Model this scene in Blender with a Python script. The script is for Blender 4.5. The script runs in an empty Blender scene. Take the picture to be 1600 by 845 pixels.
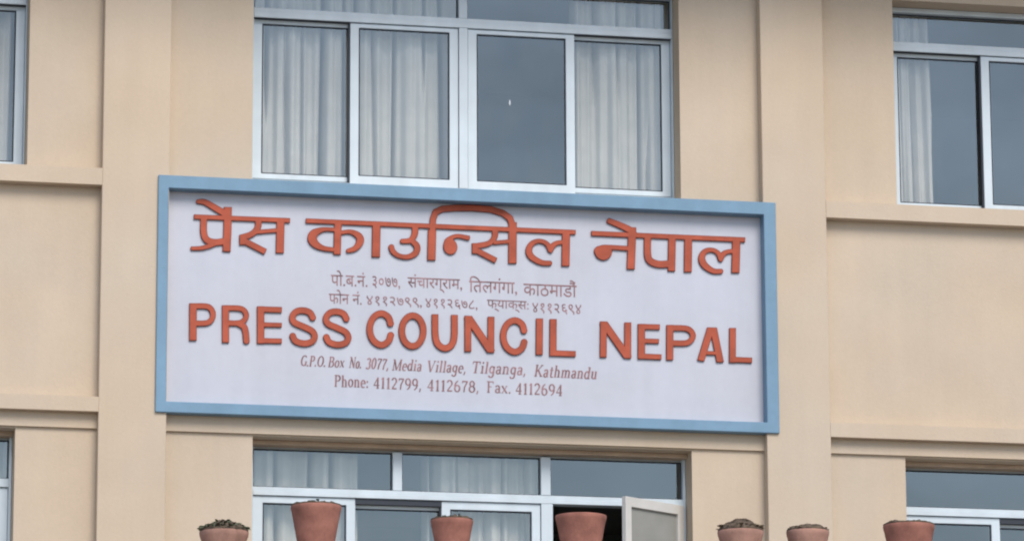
import bpy, bmesh, math, random
import numpy as np
from mathutils import Vector

random.seed(7)
R_ = math.radians

# ------------------------------------------------------------------ camera
W, H = 1600.0, 845.0
FPX, YAW, PIT, ROL = 6825.5, 0.20574, 0.22243, -0.00442
FW = np.array([math.sin(YAW)*math.cos(PIT), math.cos(YAW)*math.cos(PIT), math.sin(PIT)])
_r0 = np.array([math.cos(YAW), -math.sin(YAW), 0.0]); _u0 = np.cross(_r0, FW)
RT = _r0*math.cos(ROL) + _u0*math.sin(ROL)
UP = np.cross(RT, FW)
DIST = 29.5


def ray(px, py):
    d = FW*FPX + RT*(px - W/2) - UP*(py - H/2)
    return d/d[1]


CAM = np.array([0.0, -DIST, 1.7])
CAM[0] = -ray(731, 475)[0]*DIST


def at(px, py, Y=0.0):
    """photo pixel -> (X, Z) on the facade-parallel plane at depth Y"""
    p = CAM + ray(px, py)*(Y + DIST)
    return p[0], p[2]


def X(px, py, Y=0.0): return at(px, py, Y)[0]
def Z(px, py, Y=0.0): return at(px, py, Y)[1]


scene = bpy.context.scene
col = scene.collection
cd = bpy.data.cameras.new('camera')
cam = bpy.data.objects.new('camera', cd); col.objects.link(cam)
cd.sensor_fit = 'HORIZONTAL'; cd.sensor_width = 36.0; cd.lens = 36.0*FPX/W
cd.clip_start = 0.5; cd.clip_end = 2000
from mathutils import Matrix
cam.matrix_world = Matrix(((RT[0], UP[0], -FW[0], CAM[0]), (RT[1], UP[1], -FW[1], CAM[1]),
                           (RT[2], UP[2], -FW[2], CAM[2]), (0, 0, 0, 1)))
scene.camera = cam

# ------------------------------------------------------------------ sky, sun, exposure
SUN_EL, SUN_ROT = R_(43), R_(168)
w = bpy.data.worlds.new('World'); scene.world = w; w.use_nodes = True
nt = w.node_tree
sky = nt.nodes.new('ShaderNodeTexSky'); sky.sky_type = 'NISHITA'; sky.sun_disc = False
sky.sun_elevation = SUN_EL; sky.sun_rotation = SUN_ROT
sky.air_density = 1.0; sky.dust_density = 2.5; sky.ozone_density = 1.0; sky.altitude = 1300
bg = nt.nodes['Background']; bg.inputs['Strength'].default_value = 0.10
# thin broken cloud: soft brightness changes over the sky
_tc = nt.nodes.new('ShaderNodeTexCoord'); _cn = nt.nodes.new('ShaderNodeTexNoise')
_cn.inputs['Scale'].default_value = 9.0; _cn.inputs['Detail'].default_value = 5.0; _cn.inputs['Roughness'].default_value = 0.6
_mp = nt.nodes.new('ShaderNodeMapping'); _mp.inputs['Scale'].default_value = (1, 1, 2.2)
_mr = nt.nodes.new('ShaderNodeMapRange'); _mr.inputs['From Min'].default_value = 0.3; _mr.inputs['From Max'].default_value = 0.7
_mr.inputs['To Min'].default_value = 0.80; _mr.inputs['To Max'].default_value = 1.22
_mx = nt.nodes.new('ShaderNodeMix'); _mx.data_type = 'RGBA'; _mx.blend_type = 'MULTIPLY'; _mx.inputs[0].default_value = 1.0
nt.links.new(_tc.outputs['Generated'], _mp.inputs['Vector']); nt.links.new(_mp.outputs[0], _cn.inputs['Vector'])
nt.links.new(_cn.outputs['Fac'], _mr.inputs['Value']); nt.links.new(sky.outputs['Color'], _mx.inputs[6]); nt.links.new(_mr.outputs[0], _mx.inputs[7])
nt.links.new(_mx.outputs[2], bg.inputs['Color'])
sd = bpy.data.lights.new('sun', 'SUN'); sd.energy = 1.3; sd.angle = R_(30); sd.color = (1.0, 0.95, 0.88)
sun = bpy.data.objects.new('sun', sd); col.objects.link(sun)
sv = Vector((math.sin(SUN_ROT)*math.cos(SUN_EL), math.cos(SUN_ROT)*math.cos(SUN_EL), math.sin(SUN_EL)))
sun.rotation_euler = sv.to_track_quat('Z', 'Y').to_euler(); sun.location = sv*40
scene.view_settings.view_transform = 'Standard'; scene.view_settings.look = 'None'
scene.view_settings.exposure = 1.10; scene.view_settings.gamma = 1.0
scene.render.engine = 'CYCLES'
scene.cycles.filter_width = 2.1
scene.cycles.max_bounces = 10; scene.cycles.transparent_max_bounces = 16
scene.cycles.use_denoising = True


# ------------------------------------------------------------------ materials
def mat(name, base, rough=0.7, spec=0.3, metal=0.0, mottle=0.0, mscale=3.0, fine=0.0, fscale=60.0, bump=0.0,
        bscale=120.0, streak=0.0, tint=None):
    m = bpy.data.materials.new(name); m.use_nodes = True
    n = m.node_tree.nodes; l = m.node_tree.links
    b = n['Principled BSDF']
    b.inputs['Roughness'].default_value = rough
    b.inputs['Specular IOR Level'].default_value = spec
    b.inputs['Metallic'].default_value = metal
    tc = n.new('ShaderNodeTexCoord')
    cur = None

    def mult(fac_out, lo, hi, cur):
        mr = n.new('ShaderNodeMapRange'); mr.inputs['From Min'].default_value = 0.3; mr.inputs['From Max'].default_value = 0.7
        mr.inputs['To Min'].default_value = lo; mr.inputs['To Max'].default_value = hi
        l.new(fac_out, mr.inputs['Value'])
        mx = n.new('ShaderNodeMix'); mx.data_type = 'RGBA'; mx.blend_type = 'MULTIPLY'; mx.inputs[0].default_value = 1.0
        if cur is None: mx.inputs[6].default_value = (*base, 1)
        else: l.new(cur, mx.inputs[6])
        l.new(mr.outputs[0], mx.inputs[7])
        return mx.outputs[2]
    if mottle:
        t = n.new('ShaderNodeTexNoise'); t.inputs['Scale'].default_value = mscale; t.inputs['Detail'].default_value = 4
        l.new(tc.outputs['Object'], t.inputs['Vector'])
        cur = mult(t.outputs['Fac'], 1-mottle, 1+mottle, cur)
        if tint:
            t2 = n.new('ShaderNodeTexNoise'); t2.inputs['Scale'].default_value = mscale*0.6; t2.inputs['Detail'].default_value = 3
            mp2 = n.new('ShaderNodeMapping'); mp2.inputs['Location'].default_value = (7.3, 2.1, 4.4)
            l.new(tc.outputs['Object'], mp2.inputs['Vector']); l.new(mp2.outputs[0], t2.inputs['Vector'])
            mr = n.new('ShaderNodeMapRange'); mr.inputs['From Min'].default_value = 0.35; mr.inputs['From Max'].default_value = 0.7
            l.new(t2.outputs['Fac'], mr.inputs['Value'])
            mx = n.new('ShaderNodeMix'); mx.data_type = 'RGBA'; mx.blend_type = 'MULTIPLY'
            l.new(mr.outputs[0], mx.inputs[0]); l.new(cur, mx.inputs[6]); mx.inputs[7].default_value = (*tint, 1)
            cur = mx.outputs[2]
    if streak:
        t = n.new('ShaderNodeTexNoise'); t.inputs['Scale'].default_value = 1.0; t.inputs['Detail'].default_value = 5
        mp = n.new('ShaderNodeMapping'); mp.inputs['Scale'].default_value = (9, 9, 0.7)
        l.new(tc.outputs['Object'], mp.inputs['Vector']); l.new(mp.outputs[0], t.inputs['Vector'])
        cur = mult(t.outputs['Fac'], 1-streak, 1+streak*0.4, cur)
    if fine:
        t = n.new('ShaderNodeTexNoise'); t.inputs['Scale'].default_value = fscale; t.inputs['Detail'].default_value = 3
        l.new(tc.outputs['Object'], t.inputs['Vector'])
        cur = mult(t.outputs['Fac'], 1-fine, 1+fine, cur)
    if cur is None: b.inputs['Base Color'].default_value = (*base, 1)
    else: l.new(cur, b.inputs['Base Color'])
    if bump:
        t = n.new('ShaderNodeTexNoise'); t.inputs['Scale'].default_value = bscale; t.inputs['Detail'].default_value = 5
        l.new(tc.outputs['Object'], t.inputs['Vector'])
        bp = n.new('ShaderNodeBump'); bp.inputs['Strength'].default_value = bump; bp.inputs['Distance'].default_value = 0.01
        l.new(t.outputs['Fac'], bp.inputs['Height']); l.new(bp.outputs[0], b.inputs['Normal'])
    return m


M = {}
M['wall'] = mat('cream plaster', (0.515, 0.422, 0.322), 0.9, 0.15, mottle=0.045, mscale=1.6, fine=0.018, fscale=38, bump=0.13,
                bscale=55, streak=0.025, tint=(1.0, 0.965, 0.92))
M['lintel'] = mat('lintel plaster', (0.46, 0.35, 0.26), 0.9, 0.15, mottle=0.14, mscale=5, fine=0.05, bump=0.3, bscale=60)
M['frame'] = mat('white aluminium', (0.53, 0.59, 0.62), 0.42, 0.45, mottle=0.05, mscale=5, streak=0.07)
M['beige_frame'] = mat('cream sash enamel', (0.53, 0.505, 0.46), 0.5, 0.4, mottle=0.06, mscale=6)
M['gasket'] = mat('dark gasket and track shade', (0.03, 0.035, 0.045), 0.6)
M['blue'] = mat('blue sign enamel', (0.155, 0.262, 0.355), 0.55, 0.35, mottle=0.07, mscale=3.5, fine=0.03, fscale=25, streak=0.06)
M['panel'] = mat('white sign sheet', (0.465, 0.47, 0.515), 0.6, 0.3, mottle=0.035, mscale=2.0, fine=0.015, fscale=20, streak=0.035, tint=(1.0, 0.985, 0.965))
M['orange'] = mat('orange letter enamel', (0.365, 0.080, 0.043), 0.65, 0.2, mottle=0.16, mscale=9)
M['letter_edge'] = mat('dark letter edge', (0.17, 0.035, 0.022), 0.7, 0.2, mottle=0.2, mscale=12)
M['paint'] = mat('brown sign paint', (0.27, 0.155, 0.155), 0.8, 0.15, mottle=0.40, mscale=14)
M['infill'] = mat('grey sash infill', (0.255, 0.25, 0.225), 0.95, 0.05, mottle=0.08, mscale=5)
M['curtain'] = mat('curtain cloth', (0.52, 0.49, 0.44), 0.95, 0.05, mottle=0.07, mscale=6)
M['room'] = mat('room paint', (0.36, 0.36, 0.35), 0.9, 0.1)
M['concrete'] = mat('paving concrete', (0.30, 0.28, 0.26), 0.95, 0.1, mottle=0.15, mscale=0.6, fine=0.08, fscale=20, bump=0.3)
M['clay'] = mat('terracotta clay', (0.31, 0.135, 0.100), 0.9, 0.12, mottle=0.24, mscale=9, fine=0.06, fscale=60, bump=0.25, streak=0.12)
M['clay_pale'] = mat('pale terracotta clay', (0.36, 0.20, 0.150), 0.9, 0.12, mottle=0.24, mscale=8, fine=0.06, fscale=60, bump=0.25, streak=0.12)
M['soil'] = mat('dry soil', (0.12, 0.09, 0.065), 1.0, 0.05, mottle=0.35, mscale=30, bump=0.8, bscale=90)
M['dark_soil'] = mat('damp soil', (0.05, 0.04, 0.03), 1.0, 0.05, bump=0.6, bscale=90)
M['leaf'] = mat('dull leaf', (0.11, 0.125, 0.075), 0.8, 0.2, mottle=0.35, mscale=40)
M['dry_leaf'] = mat('dry leaf', (0.17, 0.12, 0.075), 0.85, 0.1, mottle=0.3, mscale=40)
M['speck'] = mat('white sticker', (0.5, 0.53, 0.56), 0.6)


def glass_mat():
    m = bpy.data.materials.new('window glass'); m.use_nodes = True
    n = m.node_tree.nodes; l = m.node_tree.links
    n.remove(n['Principled BSDF'])
    tr = n.new('ShaderNodeBsdfTransparent'); tr.inputs['Color'].default_value = (0.86, 0.865, 0.845, 1)
    gl = n.new('ShaderNodeBsdfGlossy'); gl.inputs['Roughness'].default_value = 0.015
    gl.inputs['Color'].default_value = (0.86, 0.99, 1.0, 1)
    lw_ = n.new('ShaderNodeLayerWeight'); lw_.inputs['Blend'].default_value = 0.5     # Schlick reflectance, same from both sides
    pw = n.new('ShaderNodeMath'); pw.operation = 'POWER'; pw.inputs[1].default_value = 5.0
    l.new(lw_.outputs['Facing'], pw.inputs[0])
    fr = n.new('ShaderNodeMath'); fr.operation = 'MULTIPLY_ADD'; fr.inputs[1].default_value = 0.90; fr.inputs[2].default_value = 0.122
    l.new(pw.outputs[0], fr.inputs[0])
    tc = n.new('ShaderNodeTexCoord'); t = n.new('ShaderNodeTexNoise'); t.inputs['Scale'].default_value = 1.7
    bp = n.new('ShaderNodeBump'); bp.inputs['Strength'].default_value = 0.02; bp.inputs['Distance'].default_value = 0.05
    l.new(tc.outputs['Object'], t.inputs['Vector']); l.new(t.outputs['Fac'], bp.inputs['Height'])
    l.new(bp.outputs[0], gl.inputs['Normal'])
    mx = n.new('ShaderNodeMixShader')
    l.new(fr.outputs[0], mx.inputs[0]); l.new(tr.outputs[0], mx.inputs[1]); l.new(gl.outputs[0], mx.inputs[2])
    df = n.new('ShaderNodeBsdfDiffuse'); df.inputs['Color'].default_value = (0.42, 0.41, 0.39, 1)     # thin dust film, uneven
    t2 = n.new('ShaderNodeTexNoise'); t2.inputs['Scale'].default_value = 3.2; t2.inputs['Detail'].default_value = 6
    mp = n.new('ShaderNodeMapping'); mp.inputs['Scale'].default_value = (1.6, 1.6, 0.7)
    mr = n.new('ShaderNodeMapRange'); mr.inputs['From Min'].default_value = 0.35; mr.inputs['From Max'].default_value = 0.75
    mr.inputs['To Min'].default_value = 0.008; mr.inputs['To Max'].default_value = 0.055
    l.new(tc.outputs['Object'], mp.inputs['Vector']); l.new(mp.outputs[0], t2.inputs['Vector']); l.new(t2.outputs['Fac'], mr.inputs['Value'])
    m2 = n.new('ShaderNodeMixShader')
    l.new(mr.outputs[0], m2.inputs[0]); l.new(mx.outputs[0], m2.inputs[1]); l.new(df.outputs[0], m2.inputs[2])
    l.new(m2.outputs[0], n['Material Output'].inputs['Surface'])
    return m


M['glass'] = glass_mat()


# ------------------------------------------------------------------ mesh helpers
def link(name, me, parent=None, m=None):
    o = bpy.data.objects.new(name, me); col.objects.link(o)
    if m: me.materials.append(m)
    if parent: o.parent = parent
    return o


def obj(name, bm, m, parent=None, bevel=0.0, smooth=False):
    if bevel:
        bmesh.ops.bevel(bm, geom=list(bm.edges), offset=bevel, segments=1, affect='EDGES', profile=0.5)
    bmesh.ops.recalc_face_normals(bm, faces=list(bm.faces))
    me = bpy.data.meshes.new(name); bm.to_mesh(me); bm.free()
    if smooth:
        for p in me.polygons: p.use_smooth = True
    return link(name, me, parent, m)


def box(bm, x0, x1, y0, y1, z0, z1):
    v = [bm.verts.new(p) for p in ((x0, y0, z0), (x1, y0, z0), (x1, y1, z0), (x0, y1, z0),
                                   (x0, y0, z1), (x1, y0, z1), (x1, y1, z1), (x0, y1, z1))]
    for f in ((0, 1, 5, 4), (1, 2, 6, 5), (2, 3, 7, 6), (3, 0, 4, 7), (4, 5, 6, 7), (3, 2, 1, 0)):
        bm.faces.new([v[i] for i in f])


def one(name, m, parent, *b, bevel=0.0):
    bm = bmesh.new(); box(bm, *b)
    return obj(name, bm, m, parent, bevel)


def thing(name, label, cat, loc=(0, 0, 0), group=None):
    o = bpy.data.objects.new(name, None); col.objects.link(o); o.location = loc
    o['label'] = label; o['category'] = cat
    if group: o['group'] = group
    return o


def ring(bm, x0, x1, z0, z1, tl, tr, tb, tt, y0, y1):
    """rectangular frame: one closed mesh with a hole"""
    xs, zs = [x0, x0+tl, x1-tr, x1], [z0, z0+tb, z1-tt, z1]
    grid_solid(bm, xs, zs, lambda i, j: not (i == 1 and j == 1), y0, y1)


def grid_solid(bm, xs, zs, solid, y0, y1):
    nx, nz = len(xs)-1, len(zs)-1
    V = {}

    def vt(i, j, k):
        if (i, j, k) not in V: V[(i, j, k)] = bm.verts.new((xs[i], (y0, y1)[k], zs[j]))
        return V[(i, j, k)]
    S = lambda i, j: 0 <= i < nx and 0 <= j < nz and solid(i, j)
    for i in range(nx):
        for j in range(nz):
            if not S(i, j): continue
            bm.faces.new([vt(i, j, 0), vt(i+1, j, 0), vt(i+1, j+1, 0), vt(i, j+1, 0)])
            bm.faces.new([vt(i, j+1, 1), vt(i+1, j+1, 1), vt(i+1, j, 1), vt(i, j, 1)])
            if not S(i-1, j): bm.faces.new([vt(i, j, 0), vt(i, j+1, 0), vt(i, j+1, 1), vt(i, j, 1)])
            if not S(i+1, j): bm.faces.new([vt(i+1, j, 0), vt(i+1, j, 1), vt(i+1, j+1, 1), vt(i+1, j+1, 0)])
            if not S(i, j-1): bm.faces.new([vt(i, j, 0), vt(i, j, 1), vt(i+1, j, 1), vt(i+1, j, 0)])
            if not S(i, j+1): bm.faces.new([vt(i, j+1, 0), vt(i+1, j+1, 0), vt(i+1, j+1, 1), vt(i, j+1, 1)])


# ------------------------------------------------------------------ facade dimensions
REC = 0.095                       # recess of the bay walls behind the pilasters
FR = REC + 0.18                  # front of the window frames
WT = 0.30                        # wall thickness
pl0, pl1 = X(157, 420), X(262.5, 500)
pr0, pr1 = X(1195.5, 480), X(1294, 500)
BAY = ((pr0 + pr1) - (pl0 + pl1))/2
PW = ((pl1 - pl0) + (pr1 - pr0))/2
PC = [(pl0+pl1)/2 - BAY, (pl0+pl1)/2, (pr0+pr1)/2, (pr0+pr1)/2 + BAY]
zb0 = (Z(158, 288) + Z(1292, 340))/2                  # bottom of the upper sill band
zb1 = zb0 + (Z(150, 262) - Z(150, 288))
zc0 = (Z(150, 643) + Z(1300, 681))/2                  # bottom of the lower band
zc1 = zc0 + (Z(150, 620) - Z(150, 643))
zd0 = (Z(150, 668, .07) + Z(1300, 708, .07))/2        # bottom of the lintel band under it

# upper floor openings
uO0, uO1 = X(395, 150, REC), X(1062, 150, REC)
uW = uO1 - uO0
uS = Z(1403, 327, REC); uHd = Z(1450, 3, REC)
lO0, lO1 = X(394, 760, REC), X(1081.5, 760, REC)
lW = lO1 - lO0
lHd = zd0 - 0.012; lS = uS - 3.42
uL = [X(44.5, 150, REC) - uW, uO0, X(1397.5, 150, REC)]
lL = [X(22, 760, REC) - lW, lO0, X(1415.5, 760, REC)]
GF = 3.3
XL_, XR_ = PC[0] - PW/2, PC[3] + PW/2
TOP = uHd + 0.95
DEEP = 8.5

b = thing('office_building', 'cream plastered office building front with pilasters, bands and white sliding windows', 'building', (0, REC, 0))
OFF = REC


def child(o):
    """objects are modelled in world coordinates; keep them there under the Empty"""
    o.matrix_parent_inverse = Matrix.Translation((0, -OFF, 0))
    return o


def bpart(name, m, *bx, bevel=0.0):
    return child(one(name, m, b, *bx, bevel=bevel))


# the front wall with its openings
xs = sorted({XL_, XR_} | {v for i in range(3) for v in (uL[i], uL[i]+uW, lL[i], lL[i]+lW)})
zs = [0.0, lS, lHd, uS, uHd, TOP]


def wall_solid(i, j):
    xm = (xs[i]+xs[i+1])/2
    if j == 3: return not any(uL[k] < xm < uL[k]+uW for k in range(3))
    if j == 1: return not any(lL[k] < xm < lL[k]+lW for k in range(3))
    return True


bm = bmesh.new(); grid_solid(bm, xs, zs, wall_solid, REC, REC+WT)
child(obj('wall', bm, M['wall'], b))
for c in PC: bpart('pilaster', M['wall'], c-PW/2, c+PW/2, 0.0, REC+0.05, 0.0, TOP, bevel=0.004)
for k in range(3):
    x0, x1 = PC[k]+PW/2, PC[k+1]-PW/2
    if k != 1:
        bpart('sill_band', M['wall'], x0, x1, 0.0, REC+0.05, zb0, zb1)
        bpart('floor_band', M['wall'], x0, x1, 0.0, REC+0.05, zc0, zc1)
    bpart('lintel_band', M['wall'], x0, x1, 0.07, REC+0.05, zd0, zc0 if k != 1 else zc0+0.06)
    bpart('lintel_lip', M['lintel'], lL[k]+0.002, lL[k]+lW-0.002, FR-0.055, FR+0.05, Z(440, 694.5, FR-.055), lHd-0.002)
# slab added unseen above the picture to shade the top of the wall
bpart('added_shade_slab', M['wall'], XL_-0.2, XR_+0.2, -0.86, REC-0.01, TOP-0.45, TOP-0.33)
bpart('parapet', M['wall'], XL_, XR_, REC, REC+0.3, TOP+0.002, TOP+0.7)
# body behind the front
bpart('side_wall', M['wall'], XL_, XL_+0.25, REC+WT, DEEP, 0, TOP)
bpart('side_wall', M['wall'], XR_-0.25, XR_, REC+WT, DEEP, 0, TOP)
bpart('back_wall', M['wall'], XL_+0.25, XR_-0.25, DEEP-0.25, DEEP, 0, TOP)
bpart('roof', M['concrete'], XL_, XR_, REC+0.3, DEEP, TOP+0.002, TOP+0.2)
bpart('floor_slab', M['room'], XL_+0.25, XR_-0.25, REC+WT, DEEP-0.25, zc0-0.05, zc0+0.15)
bpart('floor_slab', M['room'], XL_+0.25, XR_-0.25, REC+WT, DEEP-0.25, zc0-3.45, zc0-3.25)
bpart('ceiling', M['room'], XL_+0.25, XR_-0.25, REC+WT, DEEP-0.25, uHd+0.25, uHd+0.35)
bpart('partition', M['room'], XL_+0.25, XR_-0.25, 4.2, 4.3, zc0-3.25, uHd+0.25)
for c in (PC[1], PC[2]): bpart('partition', M['room'], c-0.06, c+0.06, REC+WT, 4.2, zc0+0.15, uHd+0.25)
for c in (PC[1], PC[2]): bpart('partition', M['room'], c-0.06, c+0.06, REC+WT, 4.2, zc0-3.25, zc0-0.05)


# ------------------------------------------------------------------ windows
def sash(win, x0, x1, z0, z1, y, tl, tr, tb, tt, dep=0.03, m=None):
    bm = bmesh.new(); ring(bm, x0, x1, z0, z1, tl, tr, tb, tt, y, y+dep)
    child2(obj('sash', bm, m or M['frame'], win, bevel=0.0025))
    pane(win, x0+tl, x1-tr, z0+tb, z1-tt, y+dep*0.55)


def shade_strip(win, *bx):
    one('track_shade_strip', M['gasket'], win, *bx)  # shade of the sash tracks and stile edges, put in as dark strips


def pane(win, x0, x1, z0, z1, y):
    bm = bmesh.new()
    v = [bm.verts.new(p) for p in ((x0-.004, y, z0-.004), (x1+.004, y, z0-.004), (x1+.004, y, z1+.004), (x0-.004, y, z1+.004))]
    bm.faces.new(v)
    child2(obj('pane', bm, M['glass'], win))
    g = 0.011                                              # black rubber gasket round the glass
    bm = bmesh.new(); ring(bm, x0-.001, x1+.001, z0-.001, z1+.001, g, g, g, g, y-0.004, y+0.004)
    child2(obj('gasket', bm, M['gasket'], win))


def child2(o):
    return o                                               # window parts: the window mesh carries the offset already


def mk_window(bm, k_label=None):
    o = child(obj('window', bm, M['frame'], b, bevel=0.0025))
    if k_label: o['label'] = k_label
    return o


Y1 = FR + 0.014; Y2 = FR + 0.055                           # front and rear sash tracks


def fx(px, py, Y, o): return X(px, py, Y) - o


zT1, zT0 = Z(400, 11.5, FR), Z(400, 27, FR)
uHead = uHd
# template offsets (metres from the left edge of the opening)
uo = uO0
U = dict(g1=fx(408.5, 150, Y2, uo), s2=fx(547, 150, Y1, uo), g2=fx(560.5, 150, Y1, uo), g2r=fx(702.5, 150, Y1, uo),
         s2r=fx(716, 150, Y1, uo), m1=fx(731, 150, FR, uo), g3=fx(745, 150, Y1, uo), g3r=fx(884.5, 150, Y1, uo),
         s3r=fx(898, 150, Y1, uo), g4r=fx(1034, 150, Y2, uo), s4r=fx(1047, 150, Y2, uo))


def upper_window(x0, label=None):
    x1 = x0 + uW
    bm = bmesh.new(); T = 0.035
    jl, jr = 0.030, uW - U['s4r'] - 0.002
    # outer frame: jambs, head, sill, stepped transom, mullions
    box(bm, x0+.002, x0+jl, FR, FR+.1, uS-.0, uHead-.002)
    box(bm, x1-jr, x1-.002, FR, FR+.1, uS-.0, uHead-.002)
    box(bm, x0+jl, x1-jr, FR, FR+.1, uHead-.04, uHead-.002)
    box(bm, x0+jl, x1-jr, FR, FR+.1, uS+.0, uS+.055)
    zm = zT0 + (zT1-zT0)*0.52
    box(bm, x0+jl, x1-jr, FR+.006, FR+.1, zm, zT1)
    box(bm, x0+jl, x1-jr, FR-.004, FR+.1, zT0, zm)
    ml, mr = x0+U['s2r']+.004, x0+U['m1']
    box(bm, ml, mr, FR, FR+.1, uS+.055, zT0)
    tml, tmr = x0+fx(717, 20, FR, uo), x0+fx(730.5, 20, FR, uo)
    box(bm, tml, tmr, FR+.004, FR+.08, zT1, uHead-.04)
    win = mk_window(bm, label)
    # fixed lights over the transom
    pane(win, x0+jl, tml, zT1, uHead-.04, FR+.05)
    pane(win, tmr, x1-jr, zT1, uHead-.04, FR+.05)
    # rear sashes (outer), front sashes (inner)
    zr_t, zr_tg = Z(420, 31.5, Y2), Z(420, 37.5, Y2)
    zr_bg, zr_b = Z(410, 271, Y2), Z(410, 279, Y2)
    zf_tg, zf_t = Z(565, 44, Y1), zT0 - .004
    zf_bg, zf_b = Z(565, 275, Y1), Z(565, 287.5, Y1)
    st = U['g2'] - U['s2']
    shade_strip(win, x0+jl+.001, x0+U['s2']-.001, FR+.010, FR+.05, zr_t-.003, zT0-.001)
    shade_strip(win, x0+U['s3r']+.001, x1-jr-.001, FR+.010, FR+.05, zr_t-.003, zT0-.001)
    shade_strip(win, x0+U['s2']-.013, x0+U['s2']-.001, FR+.020, FR+.05, zr_b, zr_t-.004)
    sash(win, x0+jl+.002, x0+U['g2'], zr_b, zr_t, Y2, U['g1']-jl, st, zr_bg-zr_b, zr_t-zr_tg)
    sash(win, x0+U['s3r']-st, x0+U['s4r'], zr_b, zr_t, Y2, st, U['s4r']-U['g4r'], zr_bg-zr_b, zr_t-zr_tg)
    sash(win, x0+U['s2'], x0+U['s2r'], zf_b, zf_t, Y1, st, U['s2r']-U['g2r'], zf_bg-zf_b, zf_t-zf_tg)
    sash(win, x0+U['m1']+.003, x0+U['s3r'], zf_b, zf_t, Y1, U['g3']-U['m1']-.003, U['s3r']-U['g3r'], zf_bg-zf_b, zf_t-zf_tg)
    return win


uw = [upper_window(uL[i], l) for i, l in enumerate(('upper window at the left end', 'upper middle window above the sign',
                                                   'upper right window with a single narrow curtain'))]
# small white speck on the dark pane of the middle window
bm = bmesh.new()
sx, sz = at(797, 160, Y1)
n_ = 14
vs = [bm.verts.new((sx + 0.007*math.cos(t*2*math.pi/n_), Y1+0.0135, sz + 0.022*math.sin(t*2*math.pi/n_))) for t in range(n_)]
f = bm.faces.new(vs)
r_ = bmesh.ops.extrude_face_region(bm, geom=[f]); bmesh.ops.translate(bm, verts=[v for v in r_['geom'] if isinstance(v, bmesh.types.BMVert)], vec=(0, -0.002, 0))
obj('speck', bm, M['speck'], uw[1])

lo = lO0
zt1, zt0 = Z(400, 759, FR), Z(400, 772.5, FR)
Lw = dict(m1=fx(614, 735, FR, lo), m1r=fx(628.5, 735, FR, lo), m2=fx(845.5, 740, FR, lo), m2r=fx(860.5, 740, FR, lo),
          jr=fx(1067, 740, FR, lo), g1=fx(410, 820, Y1, lo), g1r=fx(541, 820, Y1, lo), s1r=fx(555, 820, Y1, lo),
          s3=fx(690, 800, Y1, lo), g3=fx(703.5, 800, Y1, lo), g3r=fx(831, 820, Y1, lo), s3r=fx(844.5, 820, Y1, lo), mm=fx(864, 820, FR, lo))


def lower_window(x0, label=None, casement=False):
    x1 = x0 + lW
    bm = bmesh.new()
    jl, jr = 0.032, lW - Lw['jr']
    hd = Z(440, 694.5, FR-.055) + 0.03
    zm = zt0 + (zt1-zt0)*0.5
    box(bm, x0+.002, x0+jl, FR, FR+.1, lS, hd-.002)
    box(bm, x1-jr, x1-.002, FR, FR+.1, lS, hd-.002)
    box(bm, x0+jl, x1-jr, FR+.055, FR+.1, hd-.045, hd-.002)
    box(bm, x0+jl, x1-jr, FR, FR+.1, lS, lS+.05)
    box(bm, x0+jl, x1-jr, FR+.007, FR+.1, zm, zt1)
    box(bm, x0+jl, x1-jr, FR-.004, FR+.1, zt0, zm)
    for a, c in (('m1', 'm1r'), ('m2', 'm2r')):
        box(bm, x0+Lw[a], x0+Lw[c], FR+.003, FR+.08, zt1, hd-.045)
    box(bm, x0+Lw['s3r']+.003, x0+Lw['mm'], FR-.002, FR+.1, lS+.05, zt0)
    win = mk_window(bm, label)
    for a, c in ((jl, Lw['m1']), (Lw['m1r'], Lw['m2']), (Lw['m2r'], Lw['jr'])):
        pane(win, x0+a, x0+c, zt1, hd-.045, FR+.05)
    zf, zfg = zt0-.003, Z(440, 785.5, Y1)
    zr, zrg = Z(560, 788, Y2), Z(560, 793.5, Y2)
    zb = lS+.052
    sash(win, x0+jl+.001, x0+Lw['s1r'], zb, zf, Y1, Lw['g1']-jl, Lw['s1r']-Lw['g1r'], .055, zf-zfg)
    shade_strip(win, x0+Lw['s1r']+.001, x0+Lw['s3']-.001, FR+.010, FR+.05, zr-.003, zt0-.001)
    shade_strip(win, x0+Lw['s3']-.012, x0+Lw['s3']-.001, FR+.020, FR+.05, zb, zr-.004)
    sash(win, x0+Lw['g1r'], x0+Lw['g3'], zb, zr, Y2, .06, .06, .05, zr-zrg)
    sash(win, x0+Lw['s3'], x0+Lw['s3r'], zb, zf, Y1, Lw['g3']-Lw['s3'], Lw['s3r']-Lw['g3r'], .055, Z(710, 787, Y1)-Z(710, 797, Y1)+.01)
    cx0, cx1 = x0+Lw['mm'], x0+Lw['jr']
    if not casement:
        sash(win, cx0+.003, cx1-.003, zb, zf, Y1, .06, .06, .055, zf-zfg)
    else:
        # narrow strip of inner frame under the transom, then the leaf swung outwards
        wd = X(1062, 800, FR) - X(934, 800, FR)
        ang = R_(33)
        zt = zt0 + 0.012
        hx, hy = cx1-.012, FR-.006
        bm = bmesh.new(); ring(bm, -wd, 0, zb, zt, .06, .06, .06, .07, -.02, .02)
        mw = Matrix.Translation((hx, hy, 0)) @ Matrix.Rotation(ang, 4, 'Z')
        bm.transform(mw)
        so = obj('sash', bm, M['beige_frame'], win, bevel=.003); so['label'] = 'open leaf swung outwards'
        bm = bmesh.new()
        bm.faces.new([bm.verts.new(p) for p in ((-wd+.058, 0, zb+.058), (-.058, 0, zb+.058), (-.058, 0, zt-.068), (-wd+.058, 0, zt-.068))])
        bm.transform(mw); obj('sash_infill', bm, M['infill'], win)  # flat grey-beige sheet filling the open leaf
    return win


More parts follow.
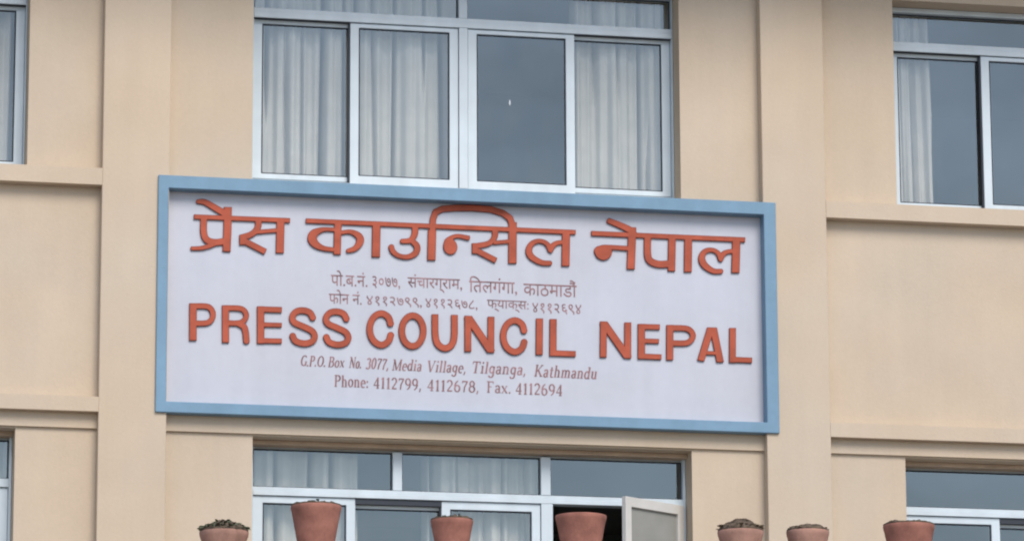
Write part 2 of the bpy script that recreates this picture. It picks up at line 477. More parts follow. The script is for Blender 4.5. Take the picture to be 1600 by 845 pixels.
lw = [lower_window(lL[0], 'lower window at the left end'), lower_window(lL[1], 'lower middle window with one leaf swung open', True),
      lower_window(lL[2], 'lower right window behind the last pot')]


# ------------------------------------------------------------------ curtains
def curtain(label, x0, x1, z0, z1, y, folds, seed, pinch=0.0, group='window curtains', lean=0.0):
    """hanging cloth: broad rounded pleats parted by narrow creases of uneven depth"""
    rnd = random.Random(seed)
    nx, nz = max(60, int((x1-x0)*420)), 30
    n = max(2, int(round(folds)))
    cut = [0.0]
    for _ in range(n): cut.append(cut[-1] + rnd.uniform(.45, 1.6))
    cut = [c_/cut[-1] for c_ in cut]
    dep = [rnd.uniform(.04, .19) for _ in cut]
    drift = [rnd.uniform(-.045, .045) for _ in cut]; drift[0] = drift[-1] = 0
    fade = [rnd.choice((0, 0, rnd.uniform(.3, .8), -rnd.uniform(.3, .8))) for _ in cut]
    p1, p2, p3 = (rnd.uniform(0, 6.28) for _ in range(3))
    bm = bmesh.new(); g = []
    for j in range(nz+1):
        v = j/nz; row = []
        for i in range(nx+1):
            u = i/nx
            d = 0.030*math.sin(6.28*folds*.42*u + p1 + .9*v) + 0.015*math.sin(6.28*folds*1.45*u + p2 - 1.3*v) + .0025*math.sin(6.28*folds*3.3*u + p3 + v)
            for c_, a_, dr, fd in zip(cut, dep, drift, fade):
                k = 1.0
                if fd > 0: k = min(1, max(0, (v-fd)/.25 + .5))
                elif fd < 0: k = min(1, max(0, (-fd-v)/.25 + .5))
                q = abs(u - c_ - dr*(v-.5))*(x1-x0)
                d += a_*k*math.exp(-(q/.0105)**1.2)
            xx = x0 + (x1-x0)*u*(1 - lean*v)
            row.append(bm.verts.new((xx, y + d, z0 + (z1-z0)*v)))
        g.append(row)
    for j in range(nz):
        for i in range(nx):
            bm.faces.new([g[j][i], g[j][i+1], g[j+1][i+1], g[j+1][i]])
    o = obj('curtain', bm, M['curtain'], None, smooth=True)
    o['label'] = label; o['category'] = 'curtain'; o['group'] = group
    sm = o.modifiers.new('cloth thickness', 'SOLIDIFY'); sm.thickness = 0.003
    return o


CY = FR + 0.17
cz0, cz1 = uS - 0.25, uHd + 0.15


def cx(px, py=150): return X(px, py, CY)


curtain('pale curtain filling the leftmost pane of the window above the sign', cx(396), cx(552), cz0, cz1, CY, 5.5, 3)
curtain('pale curtain filling the second pane from the left above the sign', cx(554), cx(722), cz0, cz1, CY, 5.0, 11)
curtain('pale curtain in the rightmost pane of the window above the sign, beside the dark pane', cx(894), cx(1060), cz0, cz1, CY, 6.0, 23)
curtain('narrow pale curtain at the left side of the upper right window', cx(1392), cx(1463, 300), cz0, cz1, CY, 3, 31, lean=.14)
curtain('pale curtain at the right side of the window cut by the upper left picture edge', cx(-140), cx(60), cz0, cz1, CY, 6, 41)
kz0, kz1 = lS - 0.3, lHd + 0.15
curtain('pale curtain at the left side of the window under the sign', X(392, 740, CY), X(559, 740, CY), kz0, kz1, CY, 4.0, 53)
curtain('pale curtain behind the middle light of the window under the sign', X(664, 740, CY), X(850, 740, CY), kz0, kz1, CY, 6.5, 67)
curtain('pale curtain in the window cut by the lower left picture edge', X(-160, 740, CY), X(26, 740, CY), kz0, kz1, CY, 6, 71)

# ------------------------------------------------------------------ sign
YF, YP = -0.022, 0.078                                     # front of the sign frame, front of its sheet
sx0 = (X(247.5, 272, YF) + X(242.9, 642.6, YF))/2
sx1 = (X(1211.2, 317.5, YF) + X(1219.2, 676.9, YF))/2
sz1 = (Z(247.5, 271.9, YF) + Z(1211.2, 317.5, YF))/2
sz0 = (Z(242.9, 642.6, YF) + Z(1219.2, 676.9, YF))/2
ix0 = (X(263, 300, YF) + X(260.5, 620, YF))/2
ix1 = pr0 - 0.004
iz1 = (Z(264, 292.5, YF) + Z(1196, 336.5, YF))/2
iz0 = (Z(262, 626.5, YF) + Z(1200, 659.5, YF))/2
sign = thing('sign_board', 'wide white sign with blue frame and orange Nepali and English lettering across the facade', 'sign',
             ((sx0+sx1)/2, YP, sz0))
SOFF = Vector(sign.location)


def spart(o):
    o.parent = sign; o.matrix_parent_inverse = Matrix.Translation(-SOFF)
    return o


bm = bmesh.new(); ring(bm, sx0, sx1, sz0, sz1, ix0-sx0, sx1-ix1, iz0-sz0, sz1-iz1, YF, YP+0.02)
spart(obj('frame', bm, M['blue'], None, bevel=.004))
spart(one('panel', M['panel'], None, ix0-.01, ix1+.01, YP, YP+.015, iz0-.01, iz1+.01))


# --- strokes -> outline: union of tapered strokes as a distance field, contoured on a fine grid
def smooth_path(pts, n=6):
    P = [np.array(p, float) for p in pts]
    if len(P) < 3: return P
    out = []
    for i in range(len(P)-1):
        p0 = P[i-1] if i else 2*P[0]-P[1]
        p1, p2 = P[i], P[i+1]
        p3 = P[i+2] if i+2 < len(P) else 2*P[-1]-P[-2]
        for t in np.linspace(0, 1, n, endpoint=False):
            out.append(0.5*((2*p1) + (-p0+p2)*t + (2*p0-5*p1+4*p2-p3)*t*t + (-p0+3*p1-3*p2+p3)*t**3))
    out.append(P[-1])
    return out


def outline(strokes, level=0.0, h=0.35, clip=()):
    """strokes: (points [(x, y[, width])], width, smooth). Returns closed polylines."""
    S = []
    for pts, wd, sm in strokes:
        pts = [(p[0], p[1], p[2] if len(p) > 2 else wd) for p in pts]
        S.append(smooth_path(pts) if sm else [np.array(p, float) for p in pts])
    A = np.array([p for s in S for p in s])
    mg = A[:, 2].max() + 3
    x0, y0 = A[:, 0].min()-mg, A[:, 1].min()-mg
    nx, ny = int((A[:, 0].max()+mg-x0)/h)+2, int((A[:, 1].max()+mg-y0)/h)+2
    D = np.full((ny, nx), 1e3)
    for s in S:
        n = len(s)-1
        closed = np.allclose(s[0], s[-1])
        for i in range(n):
            a, c = s[i], s[i+1]
            r = max(a[2], c[2])/2 + 2.5
            i0, i1 = int((min(a[0], c[0])-r-x0)/h), int((max(a[0], c[0])+r-x0)/h)+2
            j0, j1 = int((min(a[1], c[1])-r-y0)/h), int((max(a[1], c[1])+r-y0)/h)+2
            i0, j0 = max(i0, 0), max(j0, 0)
            gx = x0 + np.arange(i0, min(i1, nx))*h; gy = y0 + np.arange(j0, min(j1, ny))*h
            GX, GY = np.meshgrid(gx, gy)
            dx, dy = c[0]-a[0], c[1]-a[1]; L2 = dx*dx+dy*dy+1e-12; L = math.sqrt(L2)
            t = ((GX-a[0])*dx+(GY-a[1])*dy)/L2; tc = np.clip(t, 0, 1)
            d = np.hypot(GX-a[0]-tc*dx, GY-a[1]-tc*dy) - (a[2]+(c[2]-a[2])*tc)/2
            if i == 0 and not closed: d = np.maximum(d, -t*L)
            if i == n-1 and not closed: d = np.maximum(d, (t-1)*L)
            sub = D[j0:j0+len(gy), i0:i0+len(gx)]
            np.minimum(sub, d, out=sub)
    GXX, GYY = np.meshgrid(x0+np.arange(nx)*h, y0+np.arange(ny)*h)
    for (ax, ay), (bx_, by_), sg in clip:                  # flat cut: keep below (+1) or above (-1) the line
        D = np.maximum(D, sg*(ay + (by_-ay)*(GXX-ax)/(bx_-ax) - GYY))
    D = D - level
    ins = D < 0
    code = ins[:-1, :-1]*1 + ins[:-1, 1:]*2 + ins[1:, 1:]*4 + ins[1:, :-1]*8
    js, is_ = np.nonzero((code > 0) & (code < 15))
    E = {1: [(3, 0)], 2: [(0, 1)], 3: [(3, 1)], 4: [(1, 2)], 5: [(3, 2), (1, 0)], 6: [(0, 2)], 7: [(3, 2)], 8: [(2, 3)], 9: [(2, 0)],
         10: [(0, 3), (2, 1)], 11: [(2, 1)], 12: [(1, 3)], 13: [(1, 0)], 14: [(0, 3)]}

    def key(i, j, e):
        return (('h', i, j), ('v', i+1, j), ('h', i, j+1), ('v', i, j))[e]

    def pos(k):
        ty, i, j = k
        if ty == 'h':
            a, c = D[j, i], D[j, i+1]; return (x0+(i+a/(a-c))*h, y0+j*h)
        a, c = D[j, i], D[j+1, i]; return (x0+i*h, y0+(j+a/(a-c))*h)
    nxt = {}
    for j, i in zip(js.tolist(), is_.tolist()):
        for e0, e1 in E[int(code[j, i])]:
            nxt.setdefault(key(i, j, e0), []).append(key(i, j, e1)); nxt.setdefault(key(i, j, e1), []).append(key(i, j, e0))
    seen, loops = set(), []
    for k0 in nxt:
        if k0 in seen: continue
        lp, k, prev = [], k0, None
        while k not in seen:
            seen.add(k); lp.append(pos(k))
            cand = [q for q in nxt[k] if q != prev and q not in seen]
            prev = k
            if not cand: break
            k = cand[0]
        if len(lp) > 8: loops.append(simplify(lp, 0.07))
    return loops


def simplify(lp, tol):
    P = np.array(lp)

    def dp(a, c):
        if c <= a+1: return []
        p, q = P[a], P[c]; d = q-p; L = math.hypot(*d)
        seg = P[a+1:c]
        dist = np.abs(d[0]*(seg[:, 1]-p[1])-d[1]*(seg[:, 0]-p[0]))/L if L > 1e-9 else np.hypot(*(seg-p).T)
        m = int(dist.argmax())
        if dist[m] < tol: return []
        m += a+1
        return dp(a, m)+[m]+dp(m, c)
    n = len(P); half = n//2
    idx = [0]+dp(0, half)+[half]+dp(half, n-1)+[n-1]
    return [tuple(P[i]) for i in idx]


def fill_mesh(name, loops, thick_px):
    cu = bpy.data.curves.new(name, 'CURVE'); cu.dimensions = '2D'; cu.fill_mode = 'BOTH'; cu.extrude = thick_px/2
    for lp in loops:
        sp = cu.splines.new('POLY'); sp.points.add(len(lp)-1); sp.use_cyclic_u = True
        for p, q in zip(sp.points, lp): p.co = (q[0], -q[1], 0, 1)
    o = bpy.data.objects.new(name, cu); col.objects.link(o)
    me = bpy.data.meshes.new_from_object(o.evaluated_get(bpy.context.evaluated_depsgraph_get()))
    bpy.data.objects.remove(o); bpy.data.curves.remove(cu)
    return me


def place_px(me, y_back, y_front, zlo, zhi):
    """mesh in photo-pixel units (x, -y, depth) -> the sign sheet, at its real size"""
    for v in me.vertices:
        t = (v.co.z - zlo)/(zhi-zlo)
        xx, zz = at(v.co.x, -v.co.y, YP)
        v.co = (xx, y_back + (y_front-y_back)*t, zz)
    bm = bmesh.new(); bm.from_mesh(me)
    bmesh.ops.remove_doubles(bm, verts=list(bm.verts), dist=2e-5)
    bmesh.ops.recalc_face_normals(bm, faces=list(bm.faces)); bm.to_mesh(me); bm.free()


def letter(name, strokes, clip=()):
    # dark cut edge first, the enamelled face standing 2 mm proud and a little inside it
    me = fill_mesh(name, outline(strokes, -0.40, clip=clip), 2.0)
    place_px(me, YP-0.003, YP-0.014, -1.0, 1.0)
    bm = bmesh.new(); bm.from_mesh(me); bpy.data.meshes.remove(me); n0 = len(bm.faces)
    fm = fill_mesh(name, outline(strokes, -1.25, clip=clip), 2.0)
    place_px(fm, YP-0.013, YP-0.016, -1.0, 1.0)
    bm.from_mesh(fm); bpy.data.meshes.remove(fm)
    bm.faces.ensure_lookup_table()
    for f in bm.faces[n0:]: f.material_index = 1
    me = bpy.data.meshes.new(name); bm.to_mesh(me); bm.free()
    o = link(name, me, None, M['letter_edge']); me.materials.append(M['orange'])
    return spart(o)


def tr(ox, oy, s):
    """zoomed-measurement coordinates -> photo pixels"""
    def f(pts, wd, sm=False):
        return ([(ox+p[0]/s, oy+p[1]/s) + ((p[2]/s,) if len(p) > 2 else ()) for p in pts], wd/s, sm)
    return f


a = tr(240, 270, 4.025)
letter('nepali_word', [
    a([(250, 279), (858, 303)], 34),
    a([(272, 184, 30), (320, 187, 40), (400, 232, 44), (462, 268, 46)], 40, True),
    a([(465, 216), (463, 360), (457, 500)], 54),
    a([(314, 285), (314, 380), (335, 425), (385, 440), (450, 432)], 46, True),
    a([(410, 435, 36), (350, 462, 34), (295, 476, 30), (232, 478, 28)], 32, True),
    a([(657, 295, 46), (654, 345, 44), (615, 388, 42), (545, 412, 44)], 44, True),
    a([(556, 390), (556, 458)], 40),
    a([(556, 425), (704, 500)], 42),
    a([(636, 376), (800, 362)], 30),
    a([(797, 300), (792, 509)], 54)])
a = tr(460, 300, 4.225); c = tr(660, 300, 4.224)
ww = [
    ([(477, 345.6), (899.3, 363.6)], 8.4, False),
    a([(286, 205), (280, 418)], 52),
    a([(270, 252, 30), (190, 250, 34), (130, 275, 58), (116, 310, 66), (138, 347, 54), (190, 374, 38), (262, 384, 34)], 40, True),
    a([(300, 272, 30), (365, 265, 34), (420, 290, 48), (432, 328, 54), (400, 374, 42), (345, 393, 32)], 40, True),
    a([(540, 210), (536, 434)], 58),
    a([(795, 225, 48), (792, 280, 46), (762, 322, 40), (700, 327, 34)], 40, True),
    a([(770, 322, 38), (806, 358, 46), (800, 402, 46), (750, 430, 38), (690, 424, 36), (650, 396, 40), (636, 360, 42)], 40, True),
    c([(57, 455), (64, 260), (68, 180), (85, 135), (130, 114), (220, 108), (330, 108), (450, 118), (530, 142), (575, 175), (594, 225), (594, 300), (592, 476)], 46),
    c([(594, 200), (592, 476)], 58),
    c([(57, 455), (62, 250)], 58),
    c([(172, 325, 60), (182, 365, 96), (186, 385, 60)], 60, True),
    c([(165, 335, 60), (190, 305, 36), (235, 293, 32), (310, 308, 36)], 36, True),
    c([(478, 245, 46), (474, 300, 44), (434, 342, 40), (335, 362, 42)], 40, True),
    c([(342, 338), (342, 412)], 38),
    c([(342, 382), (486, 456)], 42),
    c([(465, 338), (594, 326)], 30),
    c([(946, 258), (942, 494)], 56),
    c([(848, 472, 36), (785, 468, 40), (720, 432, 46), (700, 388, 48), (722, 342, 40), (772, 326, 34), (820, 345, 36), (846, 392, 42)], 40, True),
    c([(843, 398, 30), (858, 358, 40), (890, 338, 34), (945, 332, 32)], 34, True)]
letter('nepali_word', ww)
a = tr(890, 310, 4.024)
letter('nepali_word', [
    a([(132, 222), (1103, 263)], 35),
    a([(236, 140, 38), (312, 170, 42), (385, 206, 46), (405, 235, 46)], 42, True),
    a([(392, 182), (382, 450)], 54),
    a([(178, 330, 60), (210, 345, 96), (238, 335, 60)], 60, True),
    a([(170, 335, 44), (200, 312, 36), (260, 310, 34), (385, 318, 34)], 34, True),
    a([(488, 235), (488, 350), (505, 395), (560, 416), (645, 412)], 48, True),
    a([(642, 245), (638, 462)], 50),
    a([(744, 250), (741, 467)], 52),
    a([(1046, 258), (1040, 472)], 54),
    a([(958, 460, 34), (900, 458, 38), (845, 420, 46), (828, 375, 46), (848, 336, 38), (890, 326, 32), (930, 345, 34), (950, 388, 40)], 40, True),
    a([(946, 396, 28), (962, 355, 38), (990, 338, 32), (1046, 332, 30)], 34, True)])

a = tr(240, 460, 4.224); c = tr(550, 460, 4.225); e = tr(880, 470, 3.84)


def ess(f, dx, dy):
    return [f([(x+dx, y+dy) for x, y in ((1052, 162), (1030, 122), (985, 107), (940, 115), (914, 150), (928, 187), (985, 213), (1044, 243),
                                         (1061, 282), (1040, 314), (990, 325), (935, 308), (913, 268))], 46, True)]


def cee(f, dx, dy):
    return [f([(x+dx, y+dy) for x, y in ((255, 203), (238, 152), (192, 127), (145, 148), (119, 200), (119, 262), (147, 313), (195, 335), (240, 308), (256, 262))], 47, True)]


LT = [
    [a([(259, 58), (258, 308)], 53), a([(259, 78), (345, 80), (378, 98), (391, 136), (376, 174), (340, 191), (259, 192)], 41, True)],
    [a([(473, 71), (474, 322)], 50), a([(473, 91), (560, 93), (596, 108), (610, 140), (596, 172), (560, 190), (473, 190)], 40, True),
     a([(555, 190), (592, 212), (606, 250), (612, 320)], 46, True)],
    [a([(705, 78), (705, 328)], 52), a([(690, 99), (846, 104)], 42), a([(690, 200), (846, 204)], 34), a([(690, 306), (846, 309)], 38)],
    ess(a, 0, 0), ess(a, 222, 8),
    cee(c, 0, 0),
    [c([(398 + 71*math.cos(t), 242 + 101*math.sin(t)) for t in np.linspace(0, 2*math.pi, 33)], 47)],
    [c([(546, 130), (548, 270), (566, 330), (612, 357), (655, 334), (673, 275), (674, 134)], 48, True)],
    [c([(763, 138), (763, 381)], 48), c([(916, 146), (914, 388)], 48), c([(757, 140), (922, 386)], 54)],
    cee(c, 881, 46),
    [c([(1236, 158), (1234, 402)], 50)],
    [c([(1326, 162), (1324, 410)], 50), c([(1300, 388), (1476, 394)], 42)],
    [e([(240, 122), (238, 342)], 44), e([(386, 129), (385, 350)], 44), e([(234, 123), (392, 349)], 48)],
    [e([(467, 138), (467, 352)], 47), e([(450, 156), (579, 159)], 36), e([(450, 240), (574, 244)], 32), e([(450, 333), (589, 338)], 36)],
    [e([(638, 144), (637, 358)], 45), e([(638, 164), (728, 166), (763, 182), (776, 212), (762, 240), (728, 255), (638, 254)], 38, True)],
    [e([(885, 157), (822, 364)], 46), e([(897, 157), (941, 373)], 46), e([(838, 312), (930, 316)], 26)],
    [e([(1014, 162), (1013, 374)], 43), e([(993, 352), (1132, 358)], 36)]]


def cut(f, *ls): return [(f([p], 1)[0][0][:2], f([q], 1)[0][0][:2], sg) for p, q, sg in ls]


CL = {8: cut(c, ((738, 139), (941, 147), 1), ((738, 381), (941, 389), -1)),
      12: cut(e, ((216, 122), (408, 129), 1), ((216, 342), (408, 350), -1)),
      15: cut(e, ((797, 157), (965, 160), 1), ((797, 362), (965, 374), -1))}
for k_, s in enumerate(LT): letter('letter', s, CL.get(k_, ()))


# --- the four lines of small painted writing
def text_mesh(txt):
    cu = bpy.data.curves.new('writing', 'FONT'); cu.body = txt; cu.size = 1.0; cu.extrude = 0.01; cu.resolution_u = 4
    o = bpy.data.objects.new('writing', cu); col.objects.link(o)
    me = bpy.data.meshes.new_from_object(o.evaluated_get(bpy.context.evaluated_depsgraph_get()))
    bpy.data.objects.remove(o); bpy.data.curves.remove(cu)
    return me


def writing(words, lean=0.0):
    bm = bmesh.new()
    for txt, xa, xb, ya, yb, slope in words:
        me = text_mesh(txt)
        co = np.array([v.co for v in me.vertices])
        lo_, hi_ = co.min(0), co.max(0)
        for v in me.vertices:
            u = (v.co.x-lo_[0])/(hi_[0]-lo_[0]); q = (v.co.y-lo_[1])/(hi_[1]-lo_[1])
            px = xa + u*(xb-xa) + lean*(q-.3)*(yb-ya)
            v.co = (px, -(yb + q*(ya-yb) + slope*(px-xa)), 1.0 if v.co.z > 0 else -1.0)
        bm.from_mesh(me); bpy.data.meshes.remove(me)
    me = bpy.data.meshes.new('writing'); bm.to_mesh(me); bm.free()
    place_px(me, YP-0.0005, YP-0.0025, -1.0, 1.0)
    return spart(link('lettering', me, None, M['paint']))


SL = 0.040
writing([('पो.ब.नं.', 517, 574, 422, 446, SL), ('३०७७,', 582, 625, 431, 451, SL), ('संचारग्राम,', 637, 722, 428, 455, SL),
         ('ितलगंगा,', 733, 808, 431, 459, SL), ('काठमाडौं', 818, 901, 435, 461, SL)])
writing([('फोन नं.', 514, 565, 452, 474, SL), ('४११२७९९,', 573, 659, 462, 478, SL), ('४११२६७८,', 665, 746, 466, 482, SL),
         ('फ्याक्स:', 761, 826, 468, 486, SL), ('४११२६९४', 832, 908, 473, 489, SL)])


# a small serif alphabet in strokes: x to the right, y up from the baseline, capitals 1 high
TK, TN = 0.17, 0.085


def sf(x, y, hw=.13): return ([(x-hw, y), (x+hw, y)], .07, False)
def vs(x, y0, y1, wd=TK): return ([(x, y0), (x, y1)], wd, False)
def arc(cx_, cy_, rx, ry, a0, a1, wt=TN, wk=TK, n=14):
    """round stroke, thick at the sides and thin at top and bottom"""
    P = []
    for k in range(n+1):
        t = math.radians(a0+(a1-a0)*k/n)
        P.append((cx_+rx*math.cos(t), cy_+ry*math.sin(t), wt+(wk-wt)*abs(math.cos(t))))
    return (P, TK, False)


GL = {
    'P': (.72, [vs(.18, 0, 1), sf(.18, .035), sf(.12, .965, .1), ([(.18, .96), (.40, .96)], .07, False), arc(.38, .73, .24, .23, 90, -90), ([(.18, .50), (.40, .50)], .07, False)]),
    'F': (.68, [vs(.18, 0, 1), sf(.18, .035), sf(.12, .965, .1), ([(.18, .96), (.60, .96)], .08, False), vs(.59, .78, .98, .07), ([(.18, .52), (.46, .52)], .08, False)]),
    'B': (.74, [vs(.18, 0, 1), ([(.06, .965), (.40, .965)], .07, False), arc(.38, .75, .21, .215, 90, -90), ([(.18, .53), (.40, .53)], .07, False), arc(.40, .28, .25, .25, 90, -90), ([(.06, .035), (.42, .035)], .07, False)]),
    'G': (.86, [arc(.46, .5, .36, .46, 42, 325), vs(.74, .05, .42), sf(.74, .42, .12)]),
    'O': (.90, [arc(.45, .5, .36, .46, 0, 360, n=28)]),
    'N': (.92, [vs(.16, 0, 1, .08), vs(.76, 0, 1, .08), ([(.14, .98), (.77, .02)], TK, False), sf(.16, .035), sf(.76, .965), sf(.10, .965, .1)]),
    'M': (1.05, [vs(.15, 0, 1, .08), vs(.88, 0, 1), ([(.16, .98), (.51, .04)], TK, False), ([(.51, .04), (.86, .98)], .08, False), sf(.15, .035), sf(.88, .035), sf(.10, .965, .1), sf(.92, .965, .1)]),
    'V': (.86, [([(.12, .98), (.44, .02)], TK, False), ([(.44, .02), (.74, .98)], .08, False), sf(.12, .965), sf(.74, .965)]),
    'T': (.76, [vs(.38, 0, 1), sf(.38, .035, .15), ([(.04, .955), (.72, .955)], .09, False), vs(.06, .76, .98, .07), vs(.70, .76, .98, .07)]),
    'K': (.86, [vs(.18, 0, 1), sf(.18, .035), sf(.18, .965), ([(.22, .42), (.70, .97)], .08, False), ([(.36, .56), (.74, .02)], TK, False), sf(.74, .035), sf(.68, .965)]),
    'o': (.58, [arc(.29, .33, .21, .31, 0, 360, n=22)]),
    'e': (.54, [arc(.28, .33, .20, .31, 0, 310), ([(.08, .36), (.47, .36)], .07, False)]),
    'a': (.54, [arc(.24, .19, .15, .17, 30, 330), vs(.40, .04, .48), arc(.24, .45, .16, .19, 0, 155), sf(.47, .05, .06)]),
    'd': (.62, [arc(.26, .32, .19, .30, 30, 330), vs(.46, 0, 1), sf(.40, .97, .1), sf(.52, .035, .08)]),
    'i': (.32, [vs(.16, 0, .64), sf(.16, .035), sf(.11, .61, .08), vs(.16, .82, .98, .15)]),
    'l': (.32, [vs(.16, 0, 1), sf(.16, .035), sf(.11, .97, .08)]),
    'g': (.56, [arc(.26, .36, .18, .27, 30, 330), vs(.44, -.12, .64), arc(.25, -.12, .19, .17, 0, -160)]),
    'n': (.66, [vs(.15, 0, .64), sf(.15, .035), sf(.10, .61, .08), arc(.31, .42, .18, .21, 165, 0), vs(.49, 0, .44), sf(.49, .035)]),
    'h': (.66, [vs(.15, 0, 1), sf(.15, .035), sf(.10, .97, .08), arc(.31, .42, .18, .21, 165, 0), vs(.49, 0, .44), sf(.49, .035)]),
    'm': (.98, [vs(.15, 0, .64), sf(.15, .035), sf(.10, .61, .08), arc(.31, .42, .17, .21, 165, 0), vs(.48, 0, .44), sf(.48, .035), arc(.64, .42, .17, .21, 165, 0), vs(.81, 0, .44), sf(.81, .035)]),
    'u': (.64, [vs(.14, .22, .64), sf(.10, .61, .09), arc(.30, .22, .17, .20, 180, 330), vs(.48, 0, .64), sf(.43, .61, .09), sf(.54, .035, .07)]),
    't': (.42, [vs(.19, .15, .86), ([(.03, .61), (.38, .61)], .07, False), arc(.30, .15, .11, .13, 180, 310)]),
    'x': (.56, [([(.06, .62), (.48, .02)], .15, False), ([(.08, .02), (.46, .62)], .07, False), sf(.09, .61, .09), sf(.45, .61, .08), sf(.09, .035, .08), sf(.46, .035, .09)]),
    '0': (.60, [arc(.29, .48, .21, .46, 0, 360, n=24)]),
    '1': (.44, [vs(.24, 0, .96, .18), sf(.24, .035), ([(.24, .93), (.09, .80)], .08, False)]),
    '2': (.60, [arc(.28, .70, .20, .25, 165, -30), ([(.45, .57), (.10, .08)], .12, False), ([(.07, .065), (.52, .065)], .13, False)]),
    '3': (.58, [arc(.26, .72, .19, .22, 155, -80), arc(.26, .27, .22, .25, 85, -150)]),
    '4': (.62, [vs(.42, 0, .95), ([(.42, .93), (.06, .28)], .08, False), ([(.04, .28), (.57, .28)], .09, False), sf(.42, .035)]),
    '6': (.60, [arc(.29, .29, .21, .27, 0, 360, n=22), arc(.44, .42, .36, .52, 175, 105)]),
    '7': (.56, [([(.06, .90), (.52, .90)], .12, False), ([(.50, .90), (.26, .40), (.22, 0)], .14, False), vs(.08, .74, .95, .07)]),
    '8': (.60, [arc(.29, .71, .18, .22, 0, 360, n=22), arc(.29, .26, .22, .25, 0, 360, n=22)]),
    '9': (.60, [arc(.29, .66, .21, .27, 0, 360, n=22), arc(.14, .53, .36, .52, -5, -75)]),
    '.': (.28, [vs(.12, 0, .15, .15)]),
    ',': (.28, [([(.13, .15), (.12, .0), (.06, -.14)], .12, False)]),
    ':': (.30, [vs(.13, 0, .15, .15), vs(.13, .44, .59, .15)])}


def serif(words, lean=0.0, jitter=0.0, seed=1):
    """words: (text, x start, x end, y of the cap top, y of the baseline) in photo pixels at the word's start"""
    rnd = random.Random(seed)
    bm = bmesh.new()
    for txt, xa, xb, yt, yb in words:
        adv = [GL[ch][0]+.06 for ch in txt]; sx = (xb-xa)/sum(adv); sy = yb-yt
        x_ = xa
        for ch, ad in zip(txt, adv):
            jy = rnd.uniform(-jitter, jitter)
            st = []
            for pts, wd, sm in GL[ch][1]:
                q = []
                for p in pts:
                    X_ = x_ + p[0]*sx + lean*p[1]*sy
                    q.append((X_, yb - p[1]*sy + SL*(X_-xa) + jy, (p[2] if len(p) > 2 else wd)*sy*0.80))
                st.append((q, 1.0, False))
            fm = fill_mesh('glyph', outline(st, 0.0, 0.16), 2.0)
            bm.from_mesh(fm); bpy.data.meshes.remove(fm)
            x_ += ad*sx
    me = bpy.data.meshes.new('lettering'); bm.to_mesh(me); bm.free()
    place_px(me, YP-0.0005, YP-0.0025, -1.0, 1.0)
    return spart(link('lettering', me, None, M['paint']))


serif([('G.P.O.', 469, 509, 554.5, 571.5), ('Box', 512, 538, 556.5, 573), ('No.', 545, 565, 557.5, 574.5), ('3077,', 571, 608, 558, 576),
       ('Media', 612, 659, 560.5, 578), ('Village,', 666, 729, 562.5, 580.5), ('Tilganga,', 736, 823, 564, 582.5), ('Kathmandu', 834, 933, 569.5, 588)], lean=.16, jitter=.35)
serif([('Phone:', 522, 577, 585, 603.5), ('4112799,', 583, 660, 588, 606.5), ('4112678,', 667, 750, 591.5, 610), ('Fax.', 760, 800, 595, 613),
       ('4112694', 805, 880, 597, 615.5)], lean=.03, jitter=.3, seed=2)

# ------------------------------------------------------------------ terrace with the flower pots
TY = -4.0
tz = Z(800, 895, TY)
bpart('terrace_parapet', M['wall'], XL_+1.2, XR_-1.2, TY-0.16, TY+0.16, tz-0.95, tz)
bpart('terrace_slab', M['concrete'], XL_+1.2, XR_-1.2, TY-0.16, REC-0.2, tz-1.15, tz-0.952)
for xx in np.linspace(XL_+1.5, XR_-1.5, 4): bpart('porch_column', M['wall'], xx-.2, xx+.2, TY-.15, TY+.25, 0, tz-1.152)


def lathe(bm, prof, n=36, wob=None):
    rows = []
    for r, z in prof:
        rows.append([bm.verts.new(((r+(wob(k, z) if wob else 0))*math.cos(2*math.pi*k/n), (r+(wob(k, z) if wob else 0))*math.sin(2*math.pi*k/n), z)) for k in range(n)])
    for a_, c_ in zip(rows, rows[1:]):
        for k in range(n): bm.faces.new([a_[k], a_[(k+1) % n], c_[(k+1) % n], c_[k]])
    bm.faces.new(rows[0][::-1]); bm.faces.new(rows[-1])


def leaf_quad(bm, p, d, n, ln, wd):
    s = d.cross(n).normalized()*wd
    pts = [p, p+d*ln*.35+s*.8, p+d*ln*.7+s*.6, p+d*ln, p+d*ln*.7-s*.6, p+d*ln*.35-s*.8]
    bm.faces.new([bm.verts.new(q) for q in pts])


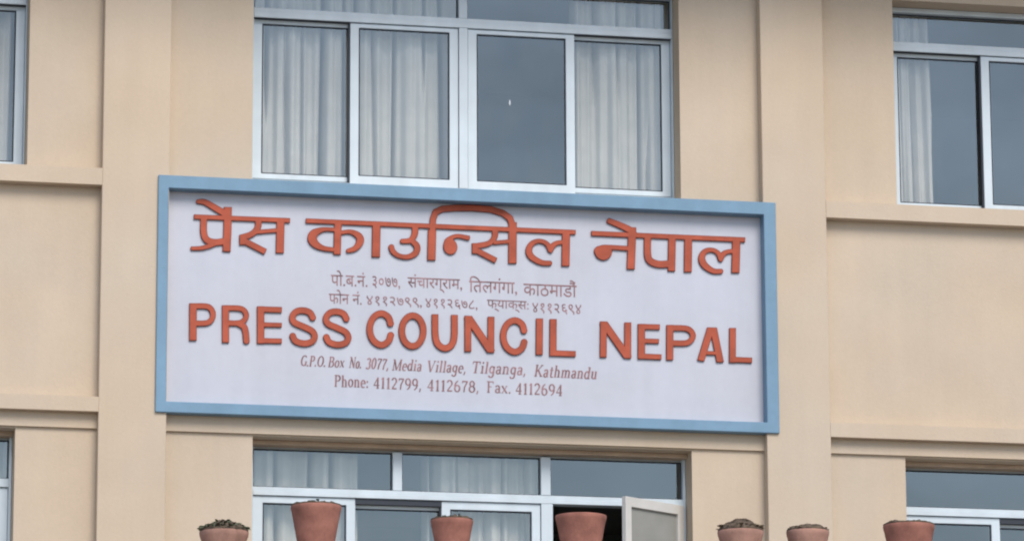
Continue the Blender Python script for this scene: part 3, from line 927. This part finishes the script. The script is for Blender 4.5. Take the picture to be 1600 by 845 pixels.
def pot(label, px, ytop, wpx, kind, m, mound=0.03, seed=0):
    rnd = random.Random(seed)
    xx, zt = at(px, ytop, TY)
    x_l, x_r = X(px-wpx/2, ytop, TY), X(px+wpx/2, ytop, TY)
    r = (x_r-x_l)/2; hgt = zt - tz
    t = thing('flower_pot', label, 'flower pot', (xx, TY, tz), 'clay pots along the terrace parapet')
    t.rotation_euler.z = rnd.uniform(0, 6)
    rb = r*0.56
    bm = bmesh.new()
    lathe(bm, [(rb*.97, 0), (rb, .006), (rb+(r*.955-rb)*.5, (hgt-.03)*.5), (r*.955, hgt-.034), (r*.975, hgt-.028), (r, hgt-.006), (r*.99, hgt),
               (r*.94, hgt), (r*.91, hgt-.03), (r*.86, hgt-.06)])
    o = obj('pot_body', bm, m, t)
    for p in o.data.polygons: p.use_smooth = abs(p.normal.z) < .9
    bm = bmesh.new()
    prof = [(r*.88, hgt-.05)]
    if mound > 0: prof += [(r*.97, hgt+.002), (r*.99, hgt+.008), (r*.80, hgt+.010+mound*.35), (r*.52, hgt+.008+mound*.70), (r*.25, hgt+.006+mound*.95), (r*.08, hgt+mound+.006)]
    else: prof += [(r*.90, hgt-.03), (r*.4, hgt-.02)]
    n = 40
    lathe(bm, prof, n, lambda k, z: rnd.uniform(-.006, .006) if z > hgt+.012 else 0)
    for v in bm.verts:
        if v.co.z > hgt+.012: v.co.z += rnd.uniform(-.010, .012)
    obj('soil', bm, M['soil'] if mound > 0 else M['dark_soil'], t, smooth=True)
    if kind:
        bm = bmesh.new()
        cnt, spread, up, lm = kind
        for k in range(cnt):
            an = rnd.uniform(0, 6.283); q = r*spread*math.sqrt(rnd.random())
            zz = hgt + .004 + max(mound, 0)*(1-q/r) + rnd.uniform(0, up)
            d = Vector((math.cos(an+rnd.uniform(-1.2, 1.2)), math.sin(an+rnd.uniform(-1.2, 1.2)), rnd.uniform(-.35, .25))).normalized()
            nn = Vector((rnd.uniform(-.9, .9), rnd.uniform(-.9, .9), 1)).normalized()
            leaf_quad(bm, Vector((q*math.cos(an), q*math.sin(an), zz)), d, nn, rnd.uniform(.018, .042), rnd.uniform(.007, .014))
        obj('plant', bm, M[lm], t)
    return t


pot('clay pot heaped with low grey-green plants, leftmost of the row', 350, 831, 77, (380, .92, .018, 'leaf'), M['clay_pale'], .058, 1)
pot('large clay pot with one small green sprout before the left window sash', 494, 791, 79, (60, .26, .028, 'leaf'), M['clay'], .006, 2)
pot('clay pot with a little green growth before the middle window sash', 706, 813, 66, (110, .75, .012, 'leaf'), M['clay'], .010, 3)
pot('smooth bare clay pot before the dark open window', 907.5, 806, 79, None, M['clay'], -.02, 4)
pot('clay pot heaped to a peak with dry brown litter, left of the right pilaster edge', 1157, 830, 70, (260, .9, .012, 'dry_leaf'), M['clay_pale'], .066, 5)
pot('clay pot with a low mound of dry soil against the right pilaster', 1262, 830, 65, (120, .85, .006, 'dry_leaf'), M['clay_pale'], .028, 6)
pot('wide clay pot with dry soil under the lower right window, rightmost of the row', 1420, 821, 78, (90, .8, .005, 'dry_leaf'), M['clay'], .014, 8)

# ------------------------------------------------------------------ ground
g = one('ground', M['concrete'], None, -400, 400, -400, 400, -0.2, -0.002); g['kind'] = 'structure'
